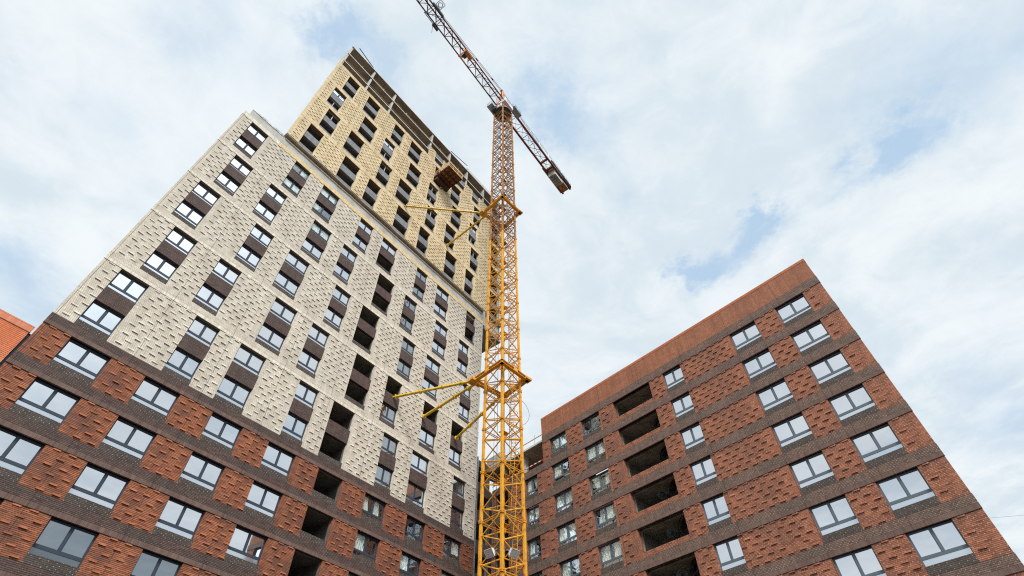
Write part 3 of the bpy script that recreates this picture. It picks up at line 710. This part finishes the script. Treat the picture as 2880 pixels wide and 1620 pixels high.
# slewing unit
JD = Vector((-.575, -.818, 0)).normalized(); NL = Vector((.818, -.575, 0)).normalized(); JA = math.atan2(JD.y, JD.x)
def J(s, o, z): return AX + JD * (-s) + NL * o + Vector((0, 0, z + EYE))     # s > 0 toward the counter jib
b = MB(); b.tube(J(0, 0, 94.7), J(0, 0, 95.4), 1.35, 20); b.tube(J(0, 0, 95.4), J(0, 0, 97.2), 1.3, 4, 0, .9); cpart(b, 'slewing_ring', M_orng)
b = MB(); b.tube(J(0, 0, 94.35), J(0, 0, 94.75), 1.55, 20); b.box(J(-.9, -.9, 95.2), 1.6, 1.0, .9, JA); cpart(b, 'slewing_gear', M_navy)
for (s0, s1, o0, o1, z) in ((-2.4, -.4, -1.9, -.7, 96.0), (1.0, 3.4, .9, 1.9, 97.8)):
    b = MB()
    for zz in (0, .55, 1.1):
        q = [J(s0, o0, z + zz), J(s1, o0, z + zz), J(s1, o1, z + zz), J(s0, o1, z + zz)]; b.path(q + [q[0]], .03, 4)
    for (s_, o_) in ((s0, o0), (s1, o0), (s1, o1), (s0, o1), ((s0 + s1) / 2, o1), ((s0 + s1) / 2, o0)): b.tube(J(s_, o_, z), J(s_, o_, z + 1.1), .03, 4)
    b.box(J((s0 + s1) / 2, (o0 + o1) / 2, z), s1 - s0, o1 - o0, .05, JA)
    cpart(b, 'access_platform', M_rail)
b = MB(); b.box(J(-.2, 1.15, 96.9), 2.5, .8, 1.5, JA)
cab = cpart(b, 'operator_cab', M_white)
b = MB(); b.box(J(-1.47, 1.15, 97.1), .04, .66, .8, JA); b.box(J(-.4, 1.57, 97.1), 1.2, .03, .7, JA); g_ = cpart(b, 'cab_glass', M_glass); g_.parent = cab; g_.matrix_parent_inverse = Matrix()
# cat head
b = MB()
for (s0, o0) in ((-.9, -.8), (-.9, .8), (1.3, -.8), (1.3, .8)): b.tube(J(s0, o0, 97.2), J(-.4, .12 * (1 if o0 > 0 else -1), 105.3), .13, 6, 0, .1)
for z, f in ((99.5, .28), (101.8, .56), (103.6, .78)):
    q = [J(-.9 + .5 * f, -.8 * (1 - f), z), J(-.9 + .5 * f, .8 * (1 - f), z), J(1.3 - 1.7 * f, .8 * (1 - f), z), J(1.3 - 1.7 * f, -.8 * (1 - f), z)]; b.path(q + [q[0]], .06, 5)
b.box(J(-.4, 0, 105.3), .5, .5, .35, JA); cpart(b, 'cat_head', M_orng)
b = MB()
for o_ in (-.1, .1): b.tube(J(-.4, o_, 105.3), J(-38, o_, 99.65), .045)
for f in (-3.2, -8.0): 
    z = 105.3 + (99.65 - 105.3) * (f + .4) / (-37.6); b.tube(J(f, 0, z), J(f - .5, 0, z - .07), .15)
for o_ in (-.7, .7): b.tube(J(-.4, o_ * .1, 105.3), J(18.5, o_, 98.7), .04)
cpart(b, 'pendant_rod', M_jib)
# jib
ch_, la = MB(), MB(); S1 = 46.0; w_ = .86; zb_, zt_ = 98.3, 99.6
for o_ in (-w_, w_): ch_.tube(J(-.8, o_, zb_), J(-S1, o_, zb_), .14, 4)
ch_.tube(J(-.8, 0, zt_), J(-S1, 0, zt_), .15, 4)
cpart(ch_, 'jib_chords', M_jib)
n = int((S1 - .8) / 2.15)
for i in range(n):
    s0 = -.8 - 2.15 * i; s1 = s0 - 2.15; sm = (s0 + s1) / 2
    la.tube(J(s0, -w_, zb_), J(s0, w_, zb_), .07, 4); la.tube(J(s0, -w_, zb_), J(s1, w_, zb_), .06, 4)
    for o_ in (-w_, w_): la.tube(J(s0, o_, zb_), J(sm, 0, zt_), .06, 4); la.tube(J(sm, 0, zt_), J(s1, o_, zb_), .06, 4)
for o_ in (-.25, .2): la.tube(J(-1, o_, 98.9), J(-S1, o_, 98.9), .015, 4)
cpart(la, 'jib_lattice', M_jibl)
b = MB(); b.box(J(-11.9, 0, 98.15), .12, 1.9, .9, JA); b.box(J(-11.1, .55, 98.2), 1.5, .7, .7, JA); b.box(J(-11.1, -.8, 98.15), 1.7, .18, .5, JA); b.box(J(-10.25, .3, 98.2), .1, 1.1, .5, JA); cpart(b, 'hoist_winch', M_orng)
b = MB(); b.tube(J(-11.2, -.35, 98.15), J(-11.2, .3, 98.15), .35, 14); b.box(J(-11.5, -.1, 97.85), .5, .7, .2, JA); cpart(b, 'winch_drum', M_navy)
# trolley with its basket, hanging rope lever and round guard frame
b = MB()
for s_ in (-20.6, -18.4):
    b.tube(J(s_, -1.05, 98.05), J(s_, 1.05, 98.05), .06, 5)
for o_ in (-1.05, 1.05): b.tube(J(-20.8, o_, 98.05), J(-18.2, o_, 98.05), .07, 5)
for q in range(5): b.tube(J(-20.6 + q * .5, -.9 + .3 * q, 98.0), J(-20.2 + q * .5, -.3 + .25 * q, 97.6), .06, 5)
b.box(J(-17.9, -1.15, 98.1), 1.3, .28, .7, JA); b.tube(J(-18.4, -1.2, 97.9), J(-17.9, -1.6, 95.9), .05, 5)
b.box(J(-19.6, .95, 98.5), 2.6, .4, .6, JA)
tr = cpart(b, 'trolley', M_navy)
b = MB(); cc = J(-19.9, 1.75, 98.6); q = [cc + JD * a_ * .55 + NL * c_ * .55 for a_, c_ in ((-1, -1), (1, -1), (1, 1), (-1, 1))]
for dz in (0, .5):
    qq = [x + Vector((0, 0, dz)) for x in q]; b.path(qq + [qq[0]], .035, 5)
for x in q: b.tube(x, x + Vector((0, 0, .5)), .03, 5)
g_ = cpart(b, 'trolley_basket', M_rail); g_.parent = tr; g_.matrix_parent_inverse = Matrix()
b = MB(); b.ring(cc, .36, .06, tuple(JD), tuple(NL), 18); g_ = cpart(b, 'round_guard', M_navy); g_.parent = tr; g_.matrix_parent_inverse = Matrix()
# counter jib
b = MB()
for o_ in (-.88, .88): b.box(J(11.5, o_, 98.2), 22.0, .34, .40, JA)
for s_ in (13.9, 15.9): b.box(J(s_, 0, 98.2), .34, 1.7, .3, JA)
cpart(b, 'counter_jib_beam', M_jib)
b = MB()
for i in range(7):
    s0 = 1.0 + 2.1 * i
    b.tube(J(s0, -.85, 98.1), J(s0, .85, 98.1), .06, 4); b.tube(J(s0, -.85, 98.1), J(s0 + 2.1, .85, 98.1), .05, 4); b.tube(J(s0, .85, 98.1), J(s0 + 2.1, -.85, 98.1), .035, 4)
cpart(b, 'counter_jib_bracing', M_jibl)
b = MB()
for o_ in (-1.2, 1.3):
    for zz in (98.9, 99.4): b.tube(J(3.2 if o_ > 0 else 15, o_, zz), J(22.3, o_, zz), .025, 4)
    for q in range(12):
        s_ = 4 + q * 1.6
        if o_ > 0 or s_ > 15: b.tube(J(s_, o_, 98.2), J(s_, o_, 99.4), .022, 4)
for o_ in (-1.15, 1.25): b.box(J(18.6 if o_ < 0 else 18.2, o_, 98.25), 7.2, .3, .05, JA)
for q in ((22.3, 1.3), (22.3, -1.2)): b.tube(J(*q, 98.2), J(*q, 99.4), .03, 4)
b.tube(J(22.3, -1.2, 99.4), J(22.3, 1.3, 99.4), .025, 4)
cpart(b, 'counter_jib_railing', M_rail)
for q in range(5):
    b = MB(); b.box(J(16.75 + q * .56, -.02, 97.5), .5 if q != 2 else .44, 1.5, 2.6, JA); cpart(b, 'counterweight', M_bal)
b = MB(); b.box(J(17.9, .80, 96.5), 2.6, .08, .5, JA); b.box(J(19.2, .5, 96.2), .08, .7, .12, JA); b.box(J(16.1, 0, 98.45), .9, 1.5, .1, JA); cpart(b, 'ballast_bracket', M_white)
b = MB(); b.box(J(20.75, -.05, 97.9), 2.7, 1.45, .08, JA); cpart(b, 'tail_platform', M_orng)
b = MB(); b.box(J(20.9, 1.1, 98.7), 3.0, .4, .6, JA); b.tube(J(20.0, -.5, 97.8), J(21.6, .5, 97.8), .03, 4); b.tube(J(20.0, .5, 97.8), J(21.6, -.5, 97.8), .03, 4); b.box(J(22.0, 0, 98.1), .12, 1.8, .2, JA); cpart(b, 'tail_machinery', M_navy)
# cables inside the mast and the slack loop at its right chord
b = MB()
for (x, y) in ((-.5, .5), (.62, -.25), (.75, -.15), (-.75, -.1)): b.tube(AX + Vector((x, y, EYE + 5)), AX + Vector((x * .8, y * .8, EYE + 94)), .018, 4)
pts = []
for q in range(13):
    t = q / 12; pts.append(AX + Vector((HD + .12 + .62 * math.sin(math.pi * t) ** .7, -.1, EYE + 27.0 + 2.6 * (1 - t) - .25 * math.sin(math.pi * t))))
b.path(pts, .015, 5)
cpart(b, 'power_cable', M_cable)

# floodlights strapped to the bracing
def floodlight(pos, yaw, label):
    t = thing('floodlight', label, 'floodlight', pos, 'floodlights on the crane mast')
    Mx = Matrix.Rotation(yaw, 4, 'Z') @ Matrix.Rotation(R(38), 4, 'X')
    b = MB(); a, c0, h = .34, .26, .16
    fr = [Vector((x, -h, z)) for x, z in ((-a, -c0), (a, -c0), (a, c0), (-a, c0))]; bk = [Vector((x * .72, h, z * .72)) for x, z in ((-a, -c0), (a, -c0), (a, c0), (-a, c0))]
    b.hexa([fr[0], fr[1], bk[1], bk[0], fr[3], fr[2], bk[2], bk[3]])
    for x in (-a, a): b.box((x, -h, 0), .04, .06, 2 * c0 + .04)
    for z in (-c0, c0): b.box((0, -h, z), 2 * a, .06, .04)
    o = b.build('lamp_housing', M_white, t); o.matrix_local = Mx
    b = MB(); b.box((0, -h - .035, 0), 2 * a - .1, .01, 2 * c0 - .1); l = b.build('lamp_glass', M_lens, t); l.matrix_local = Mx
    b = MB(); b.path([(-a - .03, 0, 0), (-a - .03, .34, 0), (a + .03, .34, 0), (a + .03, 0, 0)], .02, 5); l = b.build('bracket', M_rail, t); l.matrix_local = Mx
floodlight(AX + Vector((-.78, -1.12, EYE + 16.05)), R(-40), 'white floodlight strapped to the left bracing of the crane mast')
floodlight(AX + Vector((.76, -1.12, EYE + 16.0)), R(40), 'white floodlight strapped to the right bracing of the crane mast')

# ------------------------------------------------------------------ loading platform on the yellow facade
pf = thing('loading_platform', 'orange timber loading platform with railings cantilevered from the yellow brick upper storeys', 'platform', FT.p(26.4, 52.4, 0))
def pp(b, name, m_):
    o = b.build(name, m_); o.parent = pf; o.matrix_parent_inverse = Matrix.Translation(-pf.location); return o
zp = 52.55; ua, ub, dn, df = 24.75, 27.85, -.05, -3.15
b = MB(); slab(b, FT, ua, ub, zp, zp + .06, df, dn); pp(b, 'deck', M_wood)
b = MB()
for q in range(5):
    u = ua + .12 + q * (ub - ua - .24) / 4; slab(b, FT, u - .07, u + .07, zp - .2, zp - .002, df + .05, dn)
for q in range(4):
    d = df + .3 + q * .85; slab(b, FT, ua + .02, ub - .02, zp - .36, zp - .202, d - .1, d + .1)
pp(b, 'bearer', M_beam)
b = MB(); slab(b, FT, ua + .2, ub - .2, zp - .95, zp - .37, dn - .6, dn); pp(b, 'support_bracket', M_beam)
b = MB(); r0 = df + .04
for u in (ua + .04, (ua + ub) / 2 - .5, (ua + ub) / 2 + .5, ub - .04): slab(b, FT, u - .04, u + .04, zp + .06, zp + 1.2, df - .02, df + .06)
for d in (-1.1, -2.1):
    for u in (ua + .04, ub - .04): slab(b, FT, u - .04, u + .04, zp + .06, zp + 1.2, d - .04, d + .04)
for z in (zp + .5, zp + 1.05):
    slab(b, FT, ua, ub, z, z + .13, df - .05, df - .022)
    for u in (ua - .03, ub + .002): slab(b, FT, u, u + .03, z, z + .13, df, dn)
slab(b, FT, ua - .03, ub + .03, zp - .06, zp + .18, df - .05, df - .022)
pp(b, 'railing', M_timb)

# ------------------------------------------------------------------ black pipe coils in the loggias
def coil(pos, ax, ay, az, rad, n, label):
    b = MB()
    for q in range(n * 2):
        b.ring(Vector(az) * (random.random() * .04 * n) + Vector(ax) * random.uniform(-.04, .04), rad * random.uniform(.42, 1.0), .032, tuple(ax), tuple(ay), 22)
    o = b.build('pipe_coil', M_cable); o.location = pos
    tag(o, label, 'pipe coil', 'black pipe coils in the loggias')
rows = ['second', 'third', 'fourth', 'fifth', 'sixth']
for r in range(1, 6):
    zf = -3 * r
    upv = Vector((0, 0, 1))
    coil(FR.p(18.75, zf - .55, 1.0), tuple((FR.T + FR.n * .4).normalized()), tuple((upv + FR.n * .2).normalized()), tuple((FR.n - FR.T * .3).normalized()), (.40, .62, .60, .66, .6)[r - 1] + .1, 20,
         'black coil of pipe leaning against the right wall in the %s loggia from the top' % rows[r - 1])
    if r in (3, 4, 5): coil(FR.p(19.75, zf - .85, .8), tuple((FR.T * .9 - FR.n * .5).normalized()), (0, 0, 1), tuple(FR.n), .42, 8, 'smaller ring of black pipe beside the large coil in the %s loggia from the top' % rows[r - 1])

# ------------------------------------------------------------------ warning tape and overhead wire
b = MB(); a = FR.p(RU1 + .05, -1.85, -.02); c0 = FR.p(WU, -1.75, -.02); N = 26
for q in range(N):
    p0 = a + (c0 - a) * (q / N); p1 = a + (c0 - a) * ((q + 1) / N); b.tube(p0, p1, .05, 4, q % 2)
o = b.build('warning_rail', [M_tred, M_twht]); tag(o, 'red and white striped safety rail across the open terrace left of the red block', 'safety rail')
b = MB(); a = FR.p(RU0 + .1, -18.4, .3); c0 = a + Vector((16, -4, .8))
b.path([a + (c0 - a) * (q / 8) - Vector((0, 0, .5 * math.sin(math.pi * q / 8))) for q in range(9)], .01, 4)
o = b.build('overhead_wire', M_rail); tag(o, 'thin wire running right from the corner of the red block against the sky', 'wire')
